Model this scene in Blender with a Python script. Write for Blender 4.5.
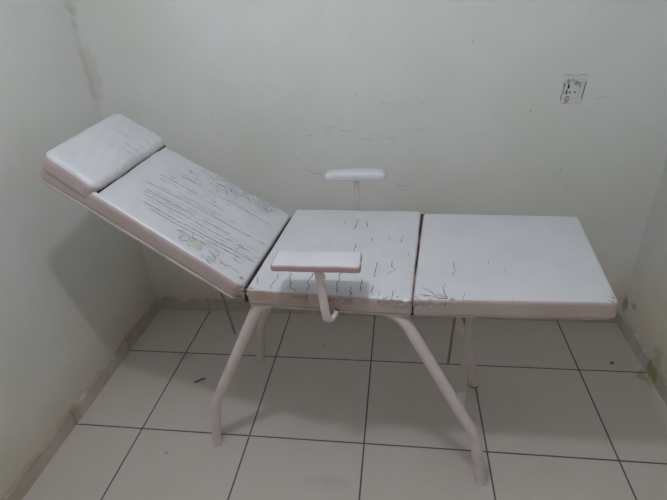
import bpy, math, random
from mathutils import Vector, Matrix

scene = bpy.context.scene
for o in list(bpy.data.objects):
    bpy.data.objects.remove(o)

# ------------------------------------------------------------------ camera
cam_data = bpy.data.cameras.new('camera')
cam = bpy.data.objects.new('camera', cam_data)
scene.collection.objects.link(cam)
cam_data.sensor_fit = 'HORIZONTAL'
cam_data.sensor_width = 36.0
cam_data.lens = 476.35 / 667.0 * 36.0
cam_data.clip_start = 0.02
RIGHT = Vector((0.99013, 0.12662, -0.06007))
UP = Vector((-0.01085, 0.49658, 0.86792))
FWD = Vector((-0.13972, 0.8587, -0.49306))
M = Matrix((RIGHT, UP, -FWD)).transposed().to_4x4()
M.translation = Vector((1.479465, -1.650645, 1.53324))
cam.matrix_world = M
scene.camera = cam

# ------------------------------------------------------------------ light
world = bpy.data.worlds.new('world')
scene.world = world
world.use_nodes = True
world.node_tree.nodes['Background'].inputs[0].default_value = (0.05, 0.05, 0.05, 1)
world.node_tree.nodes['Background'].inputs[1].default_value = 0.2

lamp_data = bpy.data.lights.new('ceiling_bulb', 'POINT')
lamp_data.energy = 21.5
lamp_data.color = (0.90, 0.945, 1.0)
lamp_data.shadow_soft_size = 0.042
lamp = bpy.data.objects.new('ceiling_bulb', lamp_data)
lamp.location = (1.20, -1.00, 2.25)
scene.collection.objects.link(lamp)

scene.view_settings.view_transform = 'Standard'
scene.view_settings.look = 'None'
scene.view_settings.exposure = 0.0
scene.view_settings.gamma = 1.0
scene.view_settings.use_curve_mapping = False

random.seed(7)

# ------------------------------------------------------------------ materials
def new_mat(name, color, rough=0.6, spec=0.4):
    m = bpy.data.materials.new(name)
    m.use_nodes = True
    b = m.node_tree.nodes['Principled BSDF']
    b.inputs['Base Color'].default_value = (*color, 1)
    b.inputs['Roughness'].default_value = rough
    b.inputs['Specular IOR Level'].default_value = spec
    return m

class NT:
    def __init__(s, m):
        s.t = m.node_tree
        s.b = s.t.nodes['Principled BSDF']
    def n(s, kind, **kw):
        nd = s.t.nodes.new(kind)
        for k, v in kw.items():
            setattr(nd, k, v)
        return nd
    def l(s, a, b):
        s.t.links.new(a, b)
    def pos(s):
        return s.n('ShaderNodeNewGeometry').outputs['Position']
    def math(s, op, a, b=None, c=None):
        nd = s.n('ShaderNodeMath', operation=op)
        for i, v in enumerate((a, b, c)):
            if v is None:
                continue
            if isinstance(v, (int, float)):
                nd.inputs[i].default_value = v
            else:
                s.l(v, nd.inputs[i])
        return nd.outputs[0]
    def noise(s, vec, scale, detail=4, rough=0.55):
        nd = s.n('ShaderNodeTexNoise')
        nd.inputs['Scale'].default_value = scale
        nd.inputs['Detail'].default_value = detail
        nd.inputs['Roughness'].default_value = rough
        s.l(vec, nd.inputs['Vector'])
        return nd.outputs['Fac']
    def ramp(s, fac, p0, p1, c0=(0, 0, 0), c1=(1, 1, 1)):
        nd = s.n('ShaderNodeValToRGB')
        e = nd.color_ramp.elements
        e[0].position, e[1].position = p0, p1
        e[0].color, e[1].color = (*c0, 1), (*c1, 1)
        s.l(fac, nd.inputs[0])
        return nd.outputs[0]
    def mix(s, fac, a, b):
        nd = s.n('ShaderNodeMix', data_type='RGBA')
        for i, v in ((0, fac), (6, a), (7, b)):
            if isinstance(v, (int, float)):
                nd.inputs[i].default_value = v
            elif isinstance(v, tuple):
                nd.inputs[i].default_value = (*v, 1)
            else:
                s.l(v, nd.inputs[i])
        return nd.outputs[2]
    def bump(s, h, strength, dist):
        nd = s.n('ShaderNodeBump')
        nd.inputs['Strength'].default_value = strength
        nd.inputs['Distance'].default_value = dist
        s.l(h, nd.inputs['Height'])
        s.l(nd.outputs[0], s.b.inputs['Normal'])
    def sep(s, p):
        nd = s.n('ShaderNodeSeparateXYZ')
        s.l(p, nd.inputs[0])
        return nd.outputs
    def stain(s, p, centre, radii, edge_noise=0.5, nscale=25):
        """0..1 mask of an irregular blot round a point of the room"""
        x = s.sep(p)
        acc = None
        for i in range(3):
            d = s.math('POWER', s.math('DIVIDE', s.math('SUBTRACT', x[i], centre[i]), radii[i]), 2)
            acc = d if acc is None else s.math('ADD', acc, d)
        d = s.math('SQRT', acc)
        d = s.math('ADD', d, s.math('MULTIPLY', s.math('SUBTRACT', s.noise(p, nscale), 0.5), edge_noise * 4))
        return s.ramp(d, 0.45, 1.0, (1, 1, 1), (0, 0, 0))

TILE = 0.45
XL, XR, YB, YF, ZC = 0.149, 2.531, 0.349, -2.35, 2.48

def wall_mat(name, base, dirty, stains=()):
    m = new_mat(name, base, 0.55, 0.35)
    t = NT(m)
    p = t.pos()
    big = t.ramp(t.noise(p, 2.2, 5), 0.35, 0.75)
    col = t.mix(t.math('MULTIPLY', big, 0.75), base, dirty)
    fine = t.ramp(t.noise(p, 14, 6, 0.65), 0.55, 0.8)
    col = t.mix(t.math('MULTIPLY', fine, 0.18), col, dirty)
    # grime low at the skirting; above it, warm floor bounce painted into the colour
    z = t.sep(p)[2]
    g = t.math('ADD', z, t.math('MULTIPLY', t.noise(p, 9, 5), 0.22))
    bounce = t.ramp(t.math('ADD', z, t.math('MULTIPLY', t.noise(p, 3, 5), 0.9)), 0.55, 1.35, (1, 1, 1), (0, 0, 0))
    col = t.mix(t.math('MULTIPLY', bounce, 0.95), col, (0.76, 0.695, 0.585))
    gm = t.ramp(g, 0.14, 0.36, (1, 1, 1), (0, 0, 0))
    col = t.mix(t.math('MULTIPLY', gm, 0.55), col, (0.52, 0.46, 0.38))
    for c, r, cc, k in stains:
        col = t.mix(t.math('MULTIPLY', t.stain(p, c, r), k), col, cc)
    t.l(col, t.b.inputs['Base Color'])
    h = t.math('ADD', t.noise(p, 5, 5), t.math('MULTIPLY', t.noise(p, 60, 3), 0.12))
    t.bump(h, 0.35, 0.012)
    return m

def trim_mat(name, base, dirty, stains=()):
    m = new_mat(name, base, 0.5, 0.4)
    t = NT(m)
    p = t.pos()
    d = t.ramp(t.noise(p, 6, 5, 0.6), 0.40, 0.68)
    col = t.mix(d, base, dirty)
    x = t.sep(p)
    for axis in (0, 1):
        fr = t.math('ABSOLUTE', t.math('SUBTRACT', t.math('FRACT', t.math('ADD', t.math('DIVIDE', x[axis], TILE), 10.5)), 0.5))
        j = t.math('LESS_THAN', fr, 0.0045)
        col = t.mix(t.math('MULTIPLY', j, 0.7), col, (0.09, 0.075, 0.06))
    # darker along the wavy upper paint line, and bare white smears of wall paint
    top = t.ramp(t.math('ADD', x[2], t.math('MULTIPLY', t.math('SUBTRACT', t.noise(p, 22, 4), 0.5), 0.05)), 0.058, 0.072)
    col = t.mix(t.math('MULTIPLY', top, t.math('MULTIPLY', t.noise(p, 7, 3), 0.9)), col, (0.24, 0.20, 0.155))
    sm = t.ramp(t.noise(p, 7, 3), 0.58, 0.66)
    col = t.mix(t.math('MULTIPLY', sm, 0.45), col, (0.66, 0.62, 0.55))
    for c, r, cc, k in stains:
        col = t.mix(t.math('MULTIPLY', t.stain(p, c, r), k), col, cc)
    t.l(col, t.b.inputs['Base Color'])
    t.bump(t.noise(p, 30, 4), 0.3, 0.01)
    return m

def floor_mat():
    m = new_mat('glazed_floor_tile', (0.44, 0.42, 0.39), 0.28, 0.5)
    t = NT(m)
    p = t.pos()
    x = t.sep(p)
    wob = t.math('MULTIPLY', t.math('SUBTRACT', t.noise(p, 30, 3), 0.5), 0.0035)
    lines = None
    for axis in (0, 1):
        fr = t.math('ABSOLUTE', t.math('SUBTRACT', t.math('FRACT', t.math('ADD', t.math('DIVIDE', x[axis], TILE), 10.5)), 0.5))
        j = t.math('LESS_THAN', t.math('ADD', fr, wob), 0.0066)
        lines = j if lines is None else t.math('MAXIMUM', lines, j)
    mot = t.ramp(t.noise(p, 3.5, 6, 0.6), 0.35, 0.7)
    col = t.mix(t.math('MULTIPLY', mot, 0.6), (0.62, 0.555, 0.515), (0.545, 0.50, 0.455))
    speck = t.ramp(t.noise(p, 45, 3, 0.6), 0.62, 0.78)
    col = t.mix(t.math('MULTIPLY', speck, 0.25), col, (0.25, 0.22, 0.19))
    for c, r, cc, k in (((2.50, -0.03, 0), (0.03, 0.05, 1), (0.34, 0.30, 0.12), 0.7),
                        ((0.45, -0.02, 0), (0.05, 0.035, 1), (0.28, 0.26, 0.24), 0.35),
                        ((0.60, -0.55, 0), (0.012, 0.010, 1), (0.2, 0.17, 0.14), 0.6),
                        ((1.12, 0.09, 0), (0.008, 0.006, 1), (0.12, 0.1, 0.09), 0.7),
                        ((1.24, -0.62, 0), (0.10, 0.03, 1), (0.42, 0.39, 0.36), 0.3)):
        col = t.mix(t.math('MULTIPLY', t.stain(p, c, r), k), col, cc)
    col = t.mix(lines, col, (0.115, 0.095, 0.08))
    t.l(col, t.b.inputs['Base Color'])
    r = t.math('ADD', 0.24, t.math('MULTIPLY', t.noise(p, 6, 4), 0.22))
    t.l(t.math('MAXIMUM', r, t.math('MULTIPLY', lines, 0.9)), t.b.inputs['Roughness'])
    t.bump(t.math('SUBTRACT', t.math('MULTIPLY', t.noise(p, 7, 3), 0.25), lines), 0.25, 0.004)
    return m

def vinyl_mat(name, c0, c1, rough, bump=0.15, scale=8):
    m = new_mat(name, c0, rough, 0.5)
    t = NT(m)
    p = t.pos()
    col = t.mix(t.ramp(t.noise(p, scale, 6, 0.6), 0.38, 0.72), c0, c1)
    t.l(col, t.b.inputs['Base Color'])
    t.bump(t.noise(p, 40, 4), bump, 0.004)
    return m

WALL = (0.77, 0.77, 0.76)
DIRT = (0.66, 0.67, 0.60)
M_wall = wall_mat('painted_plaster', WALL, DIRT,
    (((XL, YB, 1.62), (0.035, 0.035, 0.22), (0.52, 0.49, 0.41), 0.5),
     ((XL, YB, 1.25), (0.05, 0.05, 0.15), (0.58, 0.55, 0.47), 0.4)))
M_wall_r = wall_mat('painted_plaster_falloff_scuffed', (0.70, 0.70, 0.68), (0.57, 0.57, 0.53),  # darker base paints in lamp falloff on this side; the blots are marks
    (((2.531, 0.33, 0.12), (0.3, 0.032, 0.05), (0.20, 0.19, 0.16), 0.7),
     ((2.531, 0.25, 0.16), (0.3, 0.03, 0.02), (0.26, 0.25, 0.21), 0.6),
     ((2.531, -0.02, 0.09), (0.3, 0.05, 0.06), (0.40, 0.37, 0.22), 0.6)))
M_ceil = new_mat('ceiling_paint', (0.88, 0.88, 0.87), 0.7)
M_trim = trim_mat('painted_skirting', (0.56, 0.50, 0.425), (0.45, 0.385, 0.31))
M_trim_r = trim_mat('painted_skirting_stained', (0.50, 0.49, 0.44), (0.40, 0.38, 0.33),
    (((2.521, -0.03, 0.035), (0.2, 0.055, 0.045), (0.30, 0.26, 0.09), 0.85),))
M_floor = floor_mat()
M_crackpaint = new_mat('wall_paint_crack', (0.33, 0.33, 0.30), 0.8)
M_flake = new_mat('lifted_paint_flake', (0.73, 0.73, 0.71), 0.6)
M_vinyl = vinyl_mat('white_vinyl', (0.64, 0.645, 0.68), (0.59, 0.59, 0.625), 0.33)
M_side = vinyl_mat('pink_vinyl_side_shade', (0.53, 0.425, 0.415), (0.47, 0.37, 0.36), 0.38)  # pink vinyl of the side faces, warm bounce and shade mixed into the colour
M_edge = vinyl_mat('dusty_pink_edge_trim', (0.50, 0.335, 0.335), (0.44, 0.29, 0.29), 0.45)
M_torn = vinyl_mat('torn_vinyl_backing', (0.52, 0.38, 0.28), (0.44, 0.29, 0.23), 0.8, 0.4, 40)
M_foam = vinyl_mat('exposed_foam', (0.58, 0.55, 0.45), (0.50, 0.46, 0.37), 0.9, 0.4, 60)
M_crack = new_mat('vinyl_crack', (0.04, 0.035, 0.04), 0.8, 0.1)
M_frayed = vinyl_mat('frayed_vinyl', (0.40, 0.27, 0.25), (0.62, 0.54, 0.52), 0.7, 0.5, 120)
M_board = vinyl_mat('cushion_base_board', (0.56, 0.48, 0.455), (0.47, 0.39, 0.37), 0.5)
M_steel = vinyl_mat('white_enamel_paint', (0.77, 0.665, 0.65), (0.69, 0.585, 0.57), 0.35, 0.2, 20)
M_rod = vinyl_mat('dull_grey_steel', (0.30, 0.28, 0.25), (0.20, 0.18, 0.16), 0.5)
M_gap_shade = new_mat('gap_shade_dark', (0.045, 0.04, 0.045), 0.9, 0.1)  # shade of the gaps between cushions, added as a dark strip
M_bar = vinyl_mat('greyish_white_paint', (0.56, 0.52, 0.49), (0.48, 0.44, 0.41), 0.45)
M_cap = new_mat('white_plastic_cap', (0.70, 0.66, 0.63), 0.5)
M_rust = new_mat('rusty_foot_rim', (0.22, 0.15, 0.08), 0.8)
M_plate = vinyl_mat('painted_over_plastic', (0.73, 0.73, 0.72), (0.66, 0.665, 0.63), 0.5)
M_dark = new_mat('dark_recess', (0.03, 0.03, 0.03), 0.8)
M_smudge = vinyl_mat('grey_grime', (0.26, 0.26, 0.245), (0.60, 0.60, 0.57), 0.8, 0.3, 150)
M_scrap = new_mat('dry_dark_scrap', (0.19, 0.17, 0.14), 0.85)
M_yellow = new_mat('dry_yellow_scrap', (0.26, 0.20, 0.05), 0.85)
M_inside = new_mat('hollow_tube_inside', (0.05, 0.045, 0.045), 0.8)

# ------------------------------------------------------------------ mesh helpers
class MB:
    def __init__(s):
        s.v, s.f, s.m = [], [], []
    def add(s, verts, faces, mi=0):
        k = len(s.v)
        s.v += [Vector(v) for v in verts]
        s.f += [[i + k for i in f] for f in faces]
        s.m += [mi] * len(faces)
    def box(s, a, b, mi=0):
        x0, y0, z0 = a
        x1, y1, z1 = b
        s.add([(x0, y0, z0), (x1, y0, z0), (x1, y1, z0), (x0, y1, z0), (x0, y0, z1), (x1, y0, z1), (x1, y1, z1), (x0, y1, z1)],
              [(0, 3, 2, 1), (4, 5, 6, 7), (0, 1, 5, 4), (1, 2, 6, 5), (2, 3, 7, 6), (3, 0, 4, 7)], mi)
    def sweep(s, path, section, up=(0, 0, 1), mi=0, caps=True, capmi=None):
        """section: list of (a,b) offsets, carried along the path by parallel transport"""
        P = [Vector(p) for p in path]
        n = len(P)
        T = [(P[min(i + 1, n - 1)] - P[max(i - 1, 0)]).normalized() for i in range(n)]
        ref = Vector(up)
        if abs(ref.dot(T[0])) > 0.95:
            ref = Vector((0, 1, 0))
        A = (ref - T[0] * ref.dot(T[0])).normalized()
        rings = []
        for i in range(n):
            A = (A - T[i] * A.dot(T[i])).normalized()
            B = T[i].cross(A)
            rings.append([P[i] + A * a + B * b for a, b in section])
        k = len(section)
        vs = [v for r in rings for v in r]
        fs = []
        for i in range(n - 1):
            for j in range(k):
                j2 = (j + 1) % k
                fs.append((i * k + j, (i + 1) * k + j, (i + 1) * k + j2, i * k + j2)[::-1])
        s.add(vs, fs, mi)
        if caps:
            cm = mi if capmi is None else capmi
            s.add(rings[0], [tuple(range(k))], cm)
            s.add(rings[-1], [tuple(range(k))[::-1]], cm)
    def tube(s, path, r, seg=16, **kw):
        s.sweep(path, [(r * math.cos(2 * math.pi * j / seg), r * math.sin(2 * math.pi * j / seg)) for j in range(seg)], **kw)
    def build(s, name, mats, parent=None, smooth=True, bevel=0.0):
        org = parent_origin(parent)
        me = bpy.data.meshes.new(name)
        me.from_pydata([tuple(v - org) for v in s.v], [], s.f)
        for mm in (mats if isinstance(mats, (list, tuple)) else [mats]):
            me.materials.append(mm)
        me.polygons.foreach_set('material_index', s.m)
        me.polygons.foreach_set('use_smooth', [smooth] * len(s.f))
        me.update()
        o = bpy.data.objects.new(name, me)
        scene.collection.objects.link(o)
        if parent:
            o.parent = parent
        if bevel:
            b = o.modifiers.new('bevel', 'BEVEL')
            b.width = bevel
            b.segments = 2
            b.limit_method = 'ANGLE'
        return o

def parent_origin(o):
    p = Vector((0, 0, 0))
    while o:
        p = p + Vector(o.location)
        o = o.parent
    return p

def fillet(pts, radii, n=10):
    """polyline with its inner corners rounded"""
    P = [Vector(p) for p in pts]
    out = [P[0]]
    for i in range(1, len(P) - 1):
        r = radii[i - 1]
        d0 = (P[i - 1] - P[i]).normalized()
        d1 = (P[i + 1] - P[i]).normalized()
        a = P[i] + d0 * r
        b = P[i] + d1 * r
        for k in range(n + 1):
            t = k / n
            out.append(a * (1 - t) ** 2 + P[i] * 2 * t * (1 - t) + b * t ** 2)
    out.append(P[-1])
    # resample the straights so the sweep stays even
    return out

def wobble(i, j, seed=0.0):
    return math.sin(i * 3.1 + j * 2.3 + seed) * 0.5 + math.sin(i * 7.7 - j * 5.1 + seed * 1.7) * 0.3

class Cushion:
    """padded slab over four top corners (near-left, near-right, far-right, far-left)"""
    def __init__(s, c4, thick, rt, rb, crown=0.004, lump=0.002, seed=0.0, vr=None):
        s.c = [Vector(c) for c in c4]
        s.t, s.rt, s.rb, s.crown, s.lump, s.seed = thick, rt, rb, crown, lump, seed
        s.vr = vr                                      # plan-view corner radius
        s.L = ((s.c[1] - s.c[0]).length + (s.c[2] - s.c[3]).length) / 2
        s.W = ((s.c[3] - s.c[0]).length + (s.c[2] - s.c[1]).length) / 2
        s.n = ((s.c[1] - s.c[0]).cross(s.c[3] - s.c[0])).normalized()
        s.flip = s.n.z < 0                             # corners given clockwise
        if s.flip:
            s.n = -s.n
    def base(s, u, v, h):
        c = s.c
        p = c[0] * (1 - u) * (1 - v) + c[1] * u * (1 - v) + c[2] * u * v + c[3] * (1 - u) * v
        return p + s.n * h
    def lift(s, u, v):
        k = max(0.0, 16 * u * (1 - u) * v * (1 - v)) if 0 < u < 1 and 0 < v < 1 else 0.0
        return s.crown * k ** 0.5 + s.lump * k ** 0.3 * wobble(u * 4, v * 4, s.seed)
    def inset_plan(s, x, y, d):
        """pull plan point (in metres) inwards: round the plan corners"""
        return x, y
    def top(s, u, v, eps=0.0006):
        """point on the padded surface, following the rolled edge"""
        x, y = u * s.L, v * s.W
        dx = max(s.rt - x, x - (s.L - s.rt), 0)
        dy = max(s.rt - y, y - (s.W - s.rt), 0)
        d = min(math.hypot(dx, dy), s.rt)
        drop = s.rt - math.sqrt(max(s.rt ** 2 - d ** 2, 0))
        return s.base(u, v, s.lift(u, v) - drop + eps)
    def mesh(s, mb, top_mi=0, side_mi=1, nu=40, nv=34, side_from=0.5):
        L, W, t = s.L, s.W, s.t
        vr = s.vr if s.vr else s.rt
        # closed perimeter, swept by an edge profile from the top sheet to the bottom sheet
        per = []
        def arc(cx, cy, a0):
            for k in range(7):
                a = a0 + math.pi / 2 * k / 6
                per.append((cx, cy, math.cos(a), math.sin(a)))
        def line(x0, y0, x1, y1, nx, ny, n):
            for k in range(1, n):
                q = k / n
                per.append((x0 + (x1 - x0) * q, y0 + (y1 - y0) * q, nx, ny))
        arc(vr, vr, math.pi)
        line(vr, vr, L - vr, vr, 0, -1, nu)
        arc(L - vr, vr, 1.5 * math.pi)
        line(L - vr, vr, L - vr, W - vr, 1, 0, nv)
        arc(L - vr, W - vr, 0)
        line(L - vr, W - vr, vr, W - vr, 0, 1, nu)
        arc(vr, W - vr, math.pi / 2)
        line(vr, W - vr, vr, vr, -1, 0, nv)
        prof = []                                       # (outset from the core line, height)
        prof.append((vr - s.rt, 0.0, 0))
        for k in range(1, 7):
            a = math.pi / 2 * k / 6
            prof.append((vr - s.rt + s.rt * math.sin(a), -s.rt + s.rt * math.cos(a), 0 if k <= 6 * side_from + 0.01 else 1))
        for k in range(1, 5):
            prof.append((vr, -s.rt - (t - s.rt - s.rb) * k / 4, 1))
        for k in range(1, 5):
            a = math.pi / 2 * k / 4
            prof.append((vr - s.rb + s.rb * math.cos(a), -t + s.rb - s.rb * math.sin(a), 1))
        N = len(per)
        vs, fs, mi = [], [], []
        for off, h, m in prof:
            for k, (cx, cy, nx, ny) in enumerate(per):
                x, y = cx + nx * off, cy + ny * off
                u, v = x / L, y / W
                e = s.lift(u, v) * max(0, 1 + h / max(t, 1e-6))
                b = 0.0015 * wobble(u * 7, v * 6, s.seed + 2) if m == 1 else 0
                p = s.base(u, v, h + e)
                p = p + (s.base(u + nx * 1e-3, v + ny * 1e-3, 0) - s.base(u, v, 0)).normalized() * b
                vs.append(p)
        for r in range(len(prof) - 1):
            for k in range(N):
                k2 = (k + 1) % N
                fs.append((r * N + k, (r + 1) * N + k, (r + 1) * N + k2, r * N + k2))
                mi.append(side_mi if prof[r + 1][2] == 1 else top_mi)
        # top sheet: concentric rings shrinking to the centre
        rings = 12
        base_idx = list(range(N))
        for q in range(1, rings + 1):
            f = 1 - q / rings
            k0 = len(vs)
            for k, (cx, cy, nx, ny) in enumerate(per):
                off = vr - s.rt
                x, y = cx + nx * off, cy + ny * off
                x = L / 2 + (x - L / 2) * f
                y = W / 2 + (y - W / 2) * f
                vs.append(s.base(x / L, y / W, s.lift(x / L, y / W)))
            idx = list(range(k0, k0 + N))
            for k in range(N):
                k2 = (k + 1) % N
                fs.append((base_idx[k], base_idx[k2], idx[k2], idx[k]))
                mi.append(top_mi)
            base_idx = idx
        last = (len(prof) - 1) * N
        fs.append(tuple(range(last, last + N))[::-1])
        mi.append(side_mi)
        k = len(mb.v)
        mb.v += vs
        mb.f += [[i + k for i in (f[::-1] if s.flip else f)] for f in fs]
        mb.m += mi
    def crack(s, mb, line, w, mi, jitter=0.004, steps=5, eps=0.0007):
        """a jagged split in the cover: a thin dark strip that follows the surface"""
        pts = []
        for a, b in zip(line[:-1], line[1:]):
            n = max(1, int(math.hypot((b[0] - a[0]) * s.L, (b[1] - a[1]) * s.W) / 0.009))
            for k in range(n):
                q = k / n
                pts.append((a[0] + (b[0] - a[0]) * q, a[1] + (b[1] - a[1]) * q))
        pts.append(line[-1])
        L = []
        for i, (u, v) in enumerate(pts):
            j = jitter if 0 < i < len(pts) - 1 else 0
            L.append((u + random.uniform(-j, j) / s.L, v + random.uniform(-j, j) / s.W))
        n = len(L)
        vs = []
        for i, (u, v) in enumerate(L):
            a, b = L[max(0, i - 1)], L[min(n - 1, i + 1)]
            tx, ty = (b[0] - a[0]) * s.L, (b[1] - a[1]) * s.W
            l = math.hypot(tx, ty) or 1
            px, py = -ty / l / s.L, tx / l / s.W
            ww = w * (0.25 if i in (0, n - 1) else random.uniform(0.45, 1.15)) / 2
            for sg in (-1, 1):
                uu, vv = u + px * ww * sg, v + py * ww * sg
                vs.append(s.skin(uu, vv, eps))
        mb.add(vs, [(2 * i, 2 * i + 1, 2 * i + 3, 2 * i + 2) for i in range(n - 1)], mi)
    def skin(s, u, v, eps):
        """top surface; past the near edge it runs down the near side face"""
        if v * s.W < s.rt * 0.35:
            over = s.rt * 0.35 - v * s.W
            p = s.base(u, 0.0, -s.rt * 0.35 - over)
            out = (s.c[0] - s.c[3]).normalized()
            return p + out * (eps + 0.001)
        return s.top(u, v, eps)
    def blot(s, mb, u, v, ru, rv, mi, n=14, rag=0.35, eps=0.0009):
        c = s.skin(u, v, eps)
        ring = []
        for k in range(n):
            a = 2 * math.pi * k / n
            q = 1 + random.uniform(-rag, rag)
            ring.append(s.skin(u + ru * q * math.cos(a), v + rv * q * math.sin(a), eps))
        mb.add([c] + ring, [(0, k + 1, (k + 1) % n + 1) for k in range(n)], mi)
    def side_blot(s, mb, u0, u1, h0, h1, mi, n=16, eps=0.0024, rag=0.3):
        """torn patch on the near side face"""
        out = (s.c[0] - s.c[3]).normalized()
        top, bot = [], []
        for k in range(n + 1):
            u = u0 + (u1 - u0) * k / n
            e = 0.15 if k in (0, n) else 1
            mid = (h0 + h1) / 2
            top.append(s.base(u, 0, mid + (h0 - mid) * e * (1 + random.uniform(-rag, rag))) + out * eps)
            bot.append(s.base(u, 0, mid + (h1 - mid) * e * (1 + random.uniform(-rag, rag))) + out * eps)
        mb.add(top + bot, [(k, n + 1 + k, n + 2 + k, k + 1) for k in range(n)], mi)

def thing(name, label, cat, loc):
    o = bpy.data.objects.new(name, None)
    o.empty_display_size = 0.1
    scene.collection.objects.link(o)
    o.location = loc
    o['label'] = label
    o['category'] = cat
    return o
SEAT_CRACKS = [[(0.542,0.844),(0.54,0.772),(0.533,0.69)],[(0.606,0.832),(0.606,0.789),(0.622,0.734)],[(0.687,0.607),(0.682,0.545)],[(0.763,0.325),(0.757,0.273),(0.758,0.223),(0.759,0.175)],[(0.852,0.342),(0.857,0.291),(0.873,0.262),(0.847,0.221),(0.829,0.209)],[(0.888,0.656),(0.883,0.557)],[(0.589,0.515),(0.582,0.479),(0.579,0.421)],[(0.551,0.206),(0.551,0.148),(0.545,0.091),(0.558,0.038),(0.56,-0.022)],[(0.379,0.192),(0.371,0.152),(0.368,0.094),(0.384,0.04),(0.387,-0.03)],[(0.634,0.081),(0.637,0.037),(0.653,-0.013)],[(0.152,0.173),(0.161,0.114),(0.144,0.055),(0.161,0.01)],[(0.024,0.122),(0.043,0.094),(0.049,0.047)],[(0.23,0.18),(0.237,0.121),(0.265,0.057),(0.311,0.015)],[(0.769,0.111),(0.764,0.066),(0.773,0.007)],[(0.882,0.068),(0.882,0.017),(0.893,-0.031)],[(0.945,0.307),(0.983,0.3)],[(0.956,0.249),(0.993,0.242)],[(0.949,0.182),(0.985,0.185)],[(0.445,0.825),(0.445,0.754)],[(0.687,0.16),(0.689,0.113),(0.696,0.042)],[(0.454,0.179),(0.461,0.102),(0.487,-0.02)],[(0.453,0.312),(0.462,0.25)]]
FOOT_CRACKS = [[(0.212,0.355),(0.207,0.302),(0.212,0.271),(0.196,0.211)],[(0.407,0.395),(0.398,0.329)],[(0.478,0.321),(0.478,0.249)],[(0.16,0.142),(0.156,0.087),(0.168,0.025),(0.164,-0.026)],[(0.263,0.063),(0.257,-0.015)],[(0.504,0.035),(0.495,-0.009)],[(0.784,0.016),(0.784,-0.009)],[(0.038,0.256),(0.066,0.246)],[(0.041,0.111),(0.084,0.085),(0.117,0.041),(0.173,0.026)],[(0.956,0.056),(0.973,0.03),(0.994,0.04)],[(0.939,0.021),(0.964,0.013),(0.985,0.005)],[(0.972,0.083),(0.969,-0.004)],[(0.025,0.039),(0.066,0.031),(0.108,0.015),(0.178,0.017)]]
BACK_CRACKS = [[(0.623,0.405),(0.552,0.414),(0.477,0.446),(0.39,0.447),(0.303,0.465),(0.228,0.457)],[(0.616,0.298),(0.546,0.308),(0.486,0.33),(0.401,0.317),(0.332,0.336),(0.25,0.333),(0.131,0.319)],[(0.583,0.25),(0.523,0.273),(0.466,0.274)],[(0.562,0.167),(0.506,0.198),(0.431,0.219),(0.348,0.223),(0.27,0.23)],[(0.615,0.691),(0.54,0.698),(0.471,0.691)],[(0.606,0.733),(0.52,0.762)],[(0.618,0.546),(0.538,0.568),(0.454,0.597)],[(0.545,0.965),(0.487,1.008),(0.429,1.029),(0.37,1.027),(0.311,1.004)],[(0.515,0.921),(0.44,0.939),(0.367,0.949),(0.305,0.935)],[(0.297,0.691),(0.23,0.695),(0.169,0.703),(0.094,0.703),(0.058,0.699)],[(0.18,0.54),(0.114,0.545),(0.038,0.52)],[(0.367,0.218),(0.297,0.213),(0.222,0.215),(0.144,0.207)],[(0.291,0.307),(0.208,0.304),(0.125,0.301),(0.084,0.274)],[(0.453,0.223),(0.389,0.251),(0.325,0.234)],[(0.328,0.72),(0.257,0.731),(0.183,0.779)],[(0.497,0.474),(0.44,0.501),(0.37,0.503)],[(0.348,1.01),(0.27,1.027),(0.192,1.022),(0.113,1.017),(0.068,1.006)],[(0.297,0.993),(0.223,0.981),(0.141,0.984)],[(0.257,0.952),(0.191,0.946),(0.117,0.935)],[(0.521,0.127),(0.459,0.14),(0.387,0.128),(0.354,0.092)],[(0.201,0.183),(0.13,0.179),(0.079,0.157),(0.056,0.119)],[(0.215,0.099),(0.15,0.112),(0.085,0.078)],[(0.246,0.027),(0.186,0.047),(0.141,0.055)],[(0.413,0.085),(0.356,0.1),(0.307,0.079)]]
WALL_CRACKS = [[(1.28,1.117),(1.292,1.119),(1.305,1.131)],[(1.23,1.107),(1.251,1.109)],[(1.147,1.11),(1.168,1.109),(1.185,1.106)],[(1.387,1.092),(1.414,1.084),(1.436,1.076),(1.47,1.074)],[(1.546,1.071),(1.558,1.075),(1.57,1.085)],[(1.535,0.966),(1.561,0.971),(1.583,0.987)],[(1.456,0.722),(1.482,0.719),(1.508,0.714)],[(1.468,0.828),(1.485,0.832),(1.496,0.841)],[(1.057,0.951),(1.10,0.957)],[(1.14,0.962),(1.188,0.965)],[(1.215,.968),(1.244,0.973),(1.29,.967)],[(1.335,0.958),(1.388,0.948)],[(1.43,.94),(1.471,0.933)],[(1.16,.985),(1.21,.99)],[(1.30,.935),(1.36,.925)],[(1.021,0.899),(1.026,0.858),(1.013,0.825)],[(1.052,0.801),(1.083,0.787),(1.123,0.777)],[(1.128,1.018),(1.153,1.013)],[(1.633,0.734),(1.681,0.715)],[(1.757,0.935),(1.782,0.931)],[(1.409,0.939),(1.446,0.925)],[(2.082,1.163),(2.125,1.163),(2.178,1.165)],[(2.214,1.07),(2.265,1.083)],[(2.064,1.207),(2.083,1.216)]]

# ------------------------------------------------------------------ the room
def structure(name, mb, mats, smooth=False):
    o = mb.build(name, mats, None, smooth)
    o['kind'] = 'structure'
    return o

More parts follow.
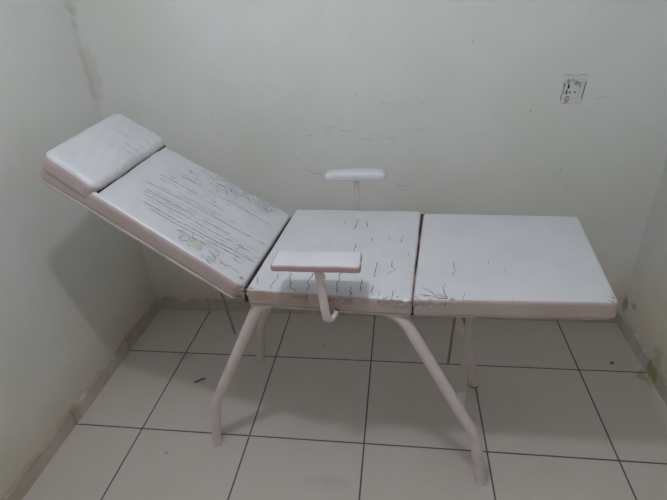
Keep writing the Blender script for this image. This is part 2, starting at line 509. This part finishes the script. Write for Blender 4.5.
TH = 0.12
m = MB(); m.box((XL - TH, YF - TH, -0.1), (XR + TH, YB + TH, 0)); structure('floor', m, M_floor)
m = MB(); m.box((XL - TH, YF - TH, ZC), (XR + TH, YB + TH, ZC + 0.1)); structure('ceiling', m, M_ceil)
m = MB(); m.box((XL - TH, YF - TH, 0), (XL, YB + TH, ZC)); structure('wall_left', m, M_wall)
m = MB(); m.box((XR, YF - TH, 0), (XR + TH, YB + TH, ZC)); structure('wall_right', m, M_wall_r)
m = MB(); m.box((XL, YF - TH, 0), (XR, YF, ZC)); structure('wall_front', m, M_wall)

# back wall: plaster with hairline cracks and a few lifted flakes
def wall_pt(x, z, e=0.0008):
    return (x, YB - e, z)
m = MB()
m.box((XL, YB, 0), (XR, YB + TH, ZC))
for line in WALL_CRACKS:
    pts = []
    for a, b in zip(line[:-1], line[1:]):
        n = max(1, int(math.hypot(b[0] - a[0], b[1] - a[1]) / 0.012))
        pts += [(a[0] + (b[0] - a[0]) * k / n, a[1] + (b[1] - a[1]) * k / n) for k in range(n)]
    pts.append(line[-1])
    up, lo, fl = [], [], []
    for i, (x, z) in enumerate(pts):
        z += random.uniform(-0.003, 0.003)
        w = 0.0015 * (0.2 if i in (0, len(pts) - 1) else random.uniform(0.1, 1))
        up.append(wall_pt(x, z + w))
        lo.append(wall_pt(x, z - w * 0.4))
        fl.append((x, YB - 0.0008 - 0.0018 * (0.2 if i in (0, len(pts) - 1) else random.uniform(0.2, 1)), z + w * 0.6 + 0.001))
    n = len(pts)
    q = [(i, i + 1, n + i + 1, n + i) for i in range(n - 1)]
    m.add(up + lo, q, 1)
    hi = [wall_pt(p[0], p[2] + 0.007 + random.uniform(-0.003, 0.003)) for p in up]
    m.add(hi + fl, q, 2)                                    # the paint edge curling off the wall
# small chips
for x, z, r in ((0.99, 1.31, 0.003), (1.985, 1.03, 0.004), (2.14, 0.785, 0.005), (2.18, 0.70, 0.003), (1.74, 1.30, 0.003), (0.66, 1.05, 0.003)):
    k = 9
    m.add([wall_pt(x + .7 * r * math.cos(6.283 * i / k) * random.uniform(.7, 1.3), z + r * math.sin(6.283 * i / k) * random.uniform(.6, 1.2)) for i in range(k)], [tuple(range(k))], 1)
structure('wall_back', m, [M_wall, M_crackpaint, M_flake])

def skirting(name, a, b, out, mat, h=0.07, t=0.012):
    """strip of tile skirting painted over with a wavy paint line on top"""
    a, b, out = Vector(a), Vector(b), Vector(out)
    n = 60
    rows = []
    for i in range(n + 1):
        p = a.lerp(b, i / n)
        hh = h + 0.006 * wobble(i * 0.37, 1.3, h * 100) + random.uniform(-0.0015, 0.0015)
        tt = t + 0.001 * wobble(i * 0.9, 0.4)
        rows.append([p, p + out * tt, p + out * tt + Vector((0, 0, hh - 0.004)), p + out * (tt - 0.004) + Vector((0, 0, hh)), p + Vector((0, 0, hh + 0.004))])
    mb = MB()
    vs = [v for r in rows for v in r]
    fs = []
    for i in range(n):
        for j in range(4):
            fs.append((i * 5 + j, i * 5 + j + 1, (i + 1) * 5 + j + 1, (i + 1) * 5 + j))
    fs += [(0, 1, 2, 3, 4), tuple(n * 5 + j for j in range(5))[::-1]]
    mb.add(vs, fs)
    return structure(name, mb, mat)
skirting('baseboard_left', (XL, YF, 0), (XL, YB, 0), (1, 0, 0), M_trim)
skirting('baseboard_back', (XR, YB, 0), (XL, YB, 0), (0, -1, 0), M_trim)
skirting('baseboard_right', (XR, YB, 0), (XR, YF, 0), (-1, 0, 0), M_trim_r)

# ------------------------------------------------------------------ the examination couch
couch = thing('examination_couch', 'old white vinyl examination couch with cracked raised backrest on splayed tube legs', 'examination couch', (1.28, -0.29, 0))

# --- seat section
SEAT = [(1.030, -.542, .760), (1.5110, -.576, .760), (1.5550, .000, .760), (1.071, .018, .760)]
seat = Cushion(SEAT, 0.052, 0.010, 0.006, 0.003, 0.0025, 1.0)
m = MB(); seat.mesh(m)
for L in SEAT_CRACKS:
    seat.crack(m, L, 0.0023, 2)
for i in range(10):                                          # hair cracks
    u, v = random.uniform(.3, .95), random.uniform(.05, .9)
    seat.crack(m, [(u, v), (u + random.uniform(-.03, .03), v - random.uniform(.02, .07))], 0.0012, 2)
seat.side_blot(m, 0.0, 0.19, -0.004, -0.024, 3)
seat.side_blot(m, 0.29, 0.385, -0.012, -0.036, 3)
seat.crack(m, [(.29, -.012), (.33, -.05), (.385, -.055)], 0.0018, 4)
seat.side_blot(m, 0.50, 0.66, -0.014, -0.030, 4, rag=0.6)
seat.side_blot(m, 0.80, 1.0, -0.004, -0.022, 4, rag=0.6)
for i in range(16):                                          # frayed front corner
    u, v = random.uniform(.84, 1.0), random.uniform(-.035, .02)
    seat.blot(m, u, v, random.uniform(.006, .018), random.uniform(.003, .008), random.choice((4, 4, 3, 5, 5)), 8, 0.5)
for i in range(7):
    u, v = random.uniform(0, .05), random.uniform(-.03, .04)
    seat.blot(m, u, v, random.uniform(.006, .02), random.uniform(.004, .01), random.choice((3, 4, 5)), 8, 0.5)
for i in range(26):
    u = random.uniform(0.02, 1)
    seat.crack(m, [(u, random.uniform(0.0, .03)), (u + random.uniform(-.02, .02), -random.uniform(.005, .04))], 0.0016, 4)
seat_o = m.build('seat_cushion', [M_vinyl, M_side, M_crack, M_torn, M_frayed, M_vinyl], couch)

def under_board(c, parent, drop, t=0.011, out=0.003, name='base_board'):
    """painted board under a cushion, a little proud of its sides"""
    cc = Vector((0, 0, 0))
    for p in c.c:
        cc += p / 4
    big = [p + (p - cc).normalized() * out for p in c.c]
    b = Cushion([p + c.n * -drop for p in big], t, 0.003, 0.003, 0, 0, 0, vr=max(c.vr or c.rt, 0.008))
    mb = MB(); b.mesh(mb, 0, 0)
    return mb.build(name, [M_board], parent)
under_board(seat, seat_o, 0.053, 0.009, -0.004)

# --- foot section
FOOT = [(1.5125, -.571, .760), (2.046, -.562, .760), (2.098, -.043, .760), (1.5605, -.019, .760)]
foot = Cushion(FOOT, 0.055, 0.012, 0.006, 0.004, 0.001, 3.0)
m = MB(); foot.mesh(m)
for i, L in enumerate(FOOT_CRACKS):
    foot.crack(m, L, 0.0012 if i in (1, 2, 5, 6) else 0.0019, 2)
for i in range(18):
    u, v = abs(random.gauss(0, .07)) + .005, random.uniform(-.03, .035)
    foot.blot(m, u, v, random.uniform(.005, .016), random.uniform(.003, .008), random.choice((3, 3, 4, 4)), 8, 0.5)
for i in range(9):
    u, v = random.uniform(.955, .995), random.uniform(-.01, .07)
    foot.crack(m, [(u, v), (u + random.uniform(-.02, .01), v + random.uniform(-.03, .03))], 0.0015, 2)
foot.side_blot(m, 0.0, 0.10, -0.004, -0.014, 3, rag=0.6)
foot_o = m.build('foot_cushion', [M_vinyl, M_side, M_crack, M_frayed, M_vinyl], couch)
under_board(foot, foot_o, 0.054, 0.008, -0.006)

# --- raised backrest
B0 = [Vector(p) for p in ((1.019, -.518, .747), (.475, -.466, 1.160), (.432, .016, 1.160), (1.063, -.012, .747))]
nB = (B0[3] - B0[0]).cross(B0[1] - B0[0]).normalized()
SAG = 0.032
BACK = [B0[0], B0[1] - nB * SAG, B0[2] - nB * SAG, B0[3]]
back = Cushion(BACK, 0.056, 0.016, 0.006, 0.006, 0.003, 5.0, vr=0.03)
m = MB(); back.mesh(m, side_from=0.62)
# long splits along the grain, broken into dashes
GRAIN = [(.13, .40, .05), (.16, .52, .10), (.19, .56, .04), (.225, .60, .16), (.26, .60, .08), (.295, .63, .05), (.32, .62, .20), (.355, .58, .30),
         (.405, .64, .04), (.44, .58, .30), (.47, .50, .22), (.53, .62, .30), (.57, .63, .34), (.62, .60, .36), (.66, .62, .24), (.70, .58, .06),
         (.73, .60, .22), (.77, .62, .26), (.81, .56, .20), (.86, .54, .12), (.90, .50, .06), (.94, .52, .08), (.96, .40, .10)]
for v, u0, u1 in GRAIN:
    u = u0 + random.uniform(-.02, .02)
    strong = v in (.16, .19, .26, .32, .405, .57, .70)
    while u > u1:
        l = random.uniform(.15, .35) if strong else random.uniform(.04, .14)
        e = max(u - l, u1 - .01)
        drift = .07 * (u0 - u) / .6
        drift2 = .07 * (u0 - e) / .6
        if v > .6:
            drift, drift2 = drift * .3, drift2 * .3
        back.crack(m, [(u, v + drift), (e, v + drift2 + random.uniform(-.004, .004))], random.uniform(.0020, .0028) if strong else random.uniform(.0009, .0016), 2, jitter=0.0012)
        u = e - random.uniform(.0, .03)
for i in range(45):                                          # fine crazing between them
    u, v = random.uniform(.08, .62), random.uniform(.10, .96)
    l = random.uniform(.015, .05)
    back.crack(m, [(u, v), (max(u - l, .02), v + random.uniform(-.012, .016))], random.uniform(.0008, .0014), 2, jitter=0.002)
def crazed(u0, u1, v0, v1, n, w=0.0014):
    for i in range(n):
        u, v = random.uniform(u0, u1), random.uniform(v0, v1)
        a = random.uniform(0, 6.283)
        P = [(u, v)]
        for k in range(3):
            a += random.uniform(-1.1, 1.1)
            P.append((P[-1][0] + .018 * math.cos(a), P[-1][1] + .018 * math.sin(a)))
        back.crack(m, [(min(max(p[0], .01), .7), min(max(p[1], .02), .98)) for p in P], w, 2, jitter=0.002)
crazed(.08, .36, .82, .97, 46)
crazed(.30, .52, .72, .95, 20, .0011)
crazed(.16, .36, .04, .18, 30)
crazed(.03, .20, .06, .30, 14, .0012)
for u, v, a, b in ((.275, .095, .024, .028), (.305, .06, .010, .012), (.17, .93, .012, .010)):
    back.blot(m, u, v, a, b, 3, 12, 0.45)
for i in range(12):
    u, v = abs(random.gauss(0, .025)), random.uniform(-.03, .06)
    back.blot(m, u, v, random.uniform(.005, .018), random.uniform(.005, .014), random.choice((4, 4, 5)), 8, 0.5)
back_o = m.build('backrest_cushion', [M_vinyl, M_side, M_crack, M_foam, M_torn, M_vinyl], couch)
under_board(back, back_o, 0.055, 0.010, 0.003)

def bpt(u, v, h):
    return B0[0] * (1 - u) * (1 - v) + B0[1] * u * (1 - v) + B0[2] * u * v + B0[3] * (1 - u) * v + nB * h
HEAD = [bpt(.738, .000, .004), bpt(1.001, .000, .004), bpt(1.002, 1.006, .004), bpt(.716, 1.012, .004)]
head = Cushion(HEAD, 0.053, 0.024, 0.005, 0.008, 0.003, 8.0, vr=0.034)
m = MB(); head.mesh(m, side_from=0.7)
for L in ([(.40, .60), (.20, .585), (.04, .575)], [(.70, .69), (.38, .68)], [(.30, .52), (.06, .50)], [(.22, .68), (.05, .67)], [(.25, .78), (.06, .76)], [(.16, .86), (.05, .85)]):
    head.crack(m, L, 0.0016, 2)
for i in range(34):                                          # puckers along the seam
    v = random.uniform(.15, .95)
    u = random.uniform(.02, .08)
    head.crack(m, [(u, v), (u + random.uniform(.02, .07), v + random.uniform(-.02, .02))], 0.0011, 2)
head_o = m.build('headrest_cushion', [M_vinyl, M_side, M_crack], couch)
m = MB()                                                     # dark stitched crease between headrest and backrest
P = [bpt(.739 - .021 * k / 24, .03 + .95 * k / 24, -.0195 + .0012 * wobble(k, 2)) for k in range(25)]
m.tube(P, 0.0036, 8)
m.build('seam', [M_crack], head_o)

# --- tube frame: two side arches, each a rail and two splayed legs
R_T = 0.0182
def side_frame(f0, f1, top0, top1):
    f0, f1, t0, t1 = Vector(f0), Vector(f1), Vector(top0), Vector(top1)
    d = (f1 - f0).normalized()
    for f, t, s in ((f0, t0, 1), (f1, t1, -1)):
        knee = f + d * (0.036 * s) + Vector((0, 0, 0.222))
        path = fillet([f, knee, t, t + (t1 - t0).normalized() * (0.12 * s)], [0.045, 0.065], 12)
        mb = MB(); mb.tube(path, R_T, 18)
        leg = mb.build('leg', [M_steel], couch)
        mb = MB(); mb.tube([f + Vector((0, 0, 0.0)), f + Vector((0, 0, 0.006))], R_T + 0.0008, 18)
        mb.build('foot_rim', [M_rust if s < 0 and f.y > -.3 else M_steel], leg)
    e = (t1 - t0).normalized() * 0.12
    mb = MB(); mb.tube([t0 + e, t0.lerp(t1, .5), t1 - e], R_T, 18)
    mb.build('side_rail', [M_steel], couch)
ZR = 0.708
side_frame((.783, -.493, 0), (1.761, -.574, 0), (1.062, -.517, ZR), (1.474, -.550, ZR))
side_frame((.828, -.013, 0), (1.794, -.120, 0), (1.107, -.044, ZR), (1.507, -.088, ZR))
for x, y0, y1 in ((1.13, -.522, -.047), (1.45, -.548, -.082)):
    mb = MB(); mb.tube([(x, y0, ZR - .004), (x + .02, (y0 + y1) / 2, ZR - .004), (x + .04, y1, ZR - .004)], 0.012, 12)
    mb.build('cross_bar', [M_steel], couch)
def gap_shade_strip(sec0, sec1):
    """dark strip added to stand in for shade in the gap between two cushions"""
    mb = MB()
    k = len(sec0)
    mb.add(list(sec0) + list(sec1), [(i, (i + 1) % k, k + (i + 1) % k, k + i) for i in range(k)] + [tuple(range(k))[::-1], tuple(range(k, 2 * k))])
    mb.build('gap_shade_strip', [M_gap_shade], couch, False)
gap_shade_strip([(1.006, -.505, .690), (1.034, -.525, .700), (1.034, -.525, .742), (1.012, -.505, .738)], [(1.050, -.015, .690), (1.074, .005, .700), (1.074, .005, .742), (1.056, -.015, .738)])
gap_shade_strip([(1.505, -.566, .702), (1.518, -.566, .702), (1.518, -.566, .750), (1.505, -.566, .750)], [(1.547, -.010, .702), (1.569, -.010, .702), (1.569, -.010, .750), (1.547, -.010, .750)])

# --- hanging stays under the raised and the foot sections
mb = MB(); mb.box((1.686, -.400, .240), (1.710, -.394, .695)); bar = mb.build('support_bar', [M_bar], couch, False, 0.002)
mb = MB(); mb.box((1.684, -.403, .150), (1.712, -.391, .242)); mb.build('end_cap', [M_cap], bar, False, 0.002)
mb = MB(); mb.tube([(1.672, -.30, .700), (1.668, -.30, .50), (1.656, -.30, .285)], 0.005, 8); mb.build('support_rod', [M_rod], couch)
mb = MB(); mb.tube([(.806, -.30, .812), (.838, -.30, .578), (.854, -.30, .427), (.860, -.30, .385)], 0.005, 8); mb.build('support_rod', [M_rod], couch)

# --- armrests
def armrest(c4, t, post_x, post_y, z_low, hook, w, rt, side, skew):
    pad = Cushion(c4, t, rt, 0.003, 0.004 if rt < .005 else 0.009, 0.0012, post_x * 9, vr=max(rt, 0.008))
    mb = MB(); pad.mesh(mb, nu=26, nv=10, side_from=0.3 if rt > .005 else -1)
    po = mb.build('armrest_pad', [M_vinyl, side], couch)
    zt = sum(p[2] for p in c4) / 4 - t
    a, b = w / 2, 0.007
    sec = []
    for k in range(16):
        q = 2 * math.pi * k / 16
        c, s_ = math.cos(q), math.sin(q)
        sec.append((a * math.copysign(abs(c) ** .6, c), b * math.copysign(abs(s_) ** .6, s_)))
    path = fillet([(post_x, post_y, zt + .002), (post_x + skew / 2, post_y, (zt + z_low) / 2), (post_x + skew, post_y, z_low)] + hook, [0.01] + [0.022] * (len(hook)), 8)
    mb = MB(); mb.sweep(path, sec, up=(1, 0, 0), capmi=1)
    mb.build('armrest_post', [M_steel, M_inside], po)
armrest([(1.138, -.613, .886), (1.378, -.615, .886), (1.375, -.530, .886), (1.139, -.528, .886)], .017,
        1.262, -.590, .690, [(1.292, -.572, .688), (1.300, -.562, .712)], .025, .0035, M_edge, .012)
armrest([(1.184, .040, .889), (1.424, .044, .889), (1.420, .104, .889), (1.188, .100, .889)], .024,
        1.307, .070, .672, [(1.305, .030, .672), (1.304, .010, .690)], .020, .012, M_vinyl, .002)

# ------------------------------------------------------------------ wall socket
sock = thing('wall_socket', 'painted-over power socket with two holes and grimy edges high on the back wall', 'socket', (2.128, YB, 1.05))
def sp(x, z, d):
    return (2.128 + x, YB - d, 1.106 + z)
m = MB()
n = 24
def rrect(hw, hh, r, d, cx=0, cz=0):
    out = []
    for sx, sz, a0 in ((1, 1, 0), (-1, 1, 90), (-1, -1, 180), (1, -1, 270)):
        for k in range(5):
            a = math.radians(a0 + 90 * k / 4)
            out.append(sp(cx + sx * (hw - r) + r * math.cos(a), cz + sz * (hh - r) + r * math.sin(a), d))
    return out
def slab(mb, hw, hh, r, d0, d1, bev, cx=0, cz=0, mi=0):
    A, B, C = rrect(hw, hh, r, d0, cx, cz), rrect(hw, hh, r, d1 - bev, cx, cz), rrect(hw - bev, hh - bev, r, d1, cx, cz)
    k = len(A)
    fs = []
    for i in range(k):
        j = (i + 1) % k
        fs += [(i, j, k + j, k + i), (k + i, k + j, 2 * k + j, 2 * k + i)]
    fs.append(tuple(range(2 * k, 3 * k)))
    mb.add(A + B + C, fs, mi)
def patch(mb, pts, d, mi):
    mb.add([sp(x, z, d) for x, z in pts], [tuple(range(len(pts)))], mi)
slab(m, .040, .048, .006, 0, .0025, .002)
def grime(mb, cx, cz, rx, rz, d, mi, n=13):
    pts = []
    for k in range(n):
        a = 6.283 * k / n
        q = random.uniform(.55, 1.25)
        pts.append((cx + rx * q * math.cos(a), cz + rz * q * math.sin(a)))
    patch(mb, pts, d, mi)
plate = m.build('cover_plate', [M_plate], sock, False)
m = MB()
slab(m, .024, .026, .006, .0025, .0055, .0025, .000, -.004)
module = m.build('socket_module', [M_plate], sock, False)
for x in (-.010, .008):
    m = MB()
    P = [(x + .0035 * math.cos(6.283 * k / 12), -.005 + .0035 * math.sin(6.283 * k / 12)) for k in range(12)]
    patch(m, P, .0058, 0)
    m.build('pin_hole', [M_dark], module, False)
m = MB()
patch(m, [(.0435, .034), (.0462, .034), (.0385, -.031), (.0362, -.030)], .003, 0)
m.build('edge_gap', [M_dark], sock, False)
m = MB()
for cx, cz, rx, rz, mi in ((-.020, .035, .009, .013, 0), (-.018, .020, .004, .010, 1), (-.022, -.002, .0028, .012, 1), (-.018, -.036, .012, .011, 0), (-.0385, -.026, .0018, .014, 1), (-.032, -.004, .004, .012, 0), (.004, .034, .008, .004, 0),
                           (.012, .026, .016, .008, 0), (-.033, .018, .005, .014, 0), (-.016, -.022, .007, .003, 1), (.024, .020, .004, .006, 0), (-.008, .040, .006, .004, 0)):
    grime(m, cx, cz, rx, rz, .0029 + .0031 * (abs(cx) < .026 and abs(cz) < .03) + random.uniform(0, .0003), mi)
m.build('grime', [M_smudge, M_dark], sock, False)

# ------------------------------------------------------------------ scraps on the floor
o = MB()
P = [(.572, -.190, .004), (.579, -.183, .003), (.585, -.181, .006), (.590, -.176, .003), (.596, -.169, .005), (.604, -.170, .004), (.609, -.161, .003)]
o.sweep(P, [(.0012, .0045), (-.0012, .0045), (-.0022, 0), (-.0012, -.0045), (.0012, -.0045), (.0022, 0)])
b = o.build('dry_scrap', [M_scrap])
b['label'] = 'small dark twisted scrap lying on the floor tile left of the couch legs'
b['category'] = 'scrap'
o = MB()
pts = [(2.402 + .011 * math.cos(6.283 * k / 9) * random.uniform(.6, 1.2), .052 + .009 * math.sin(6.283 * k / 9) * random.uniform(.6, 1.2)) for k in range(9)]
o.add([(x, y, 0.0) for x, y in pts] + [(2.402 + (x - 2.402) * .7, .052 + (y - .052) * .7, .005) for x, y in pts],
      [(k, (k + 1) % 9, 9 + (k + 1) % 9, 9 + k) for k in range(9)] + [tuple(range(9, 18)), tuple(range(9))[::-1]])
b = o.build('yellow_crumb', [M_yellow])
b['label'] = 'tiny yellowish brown crumb on the floor tile near the right wall'
b['category'] = 'crumb'
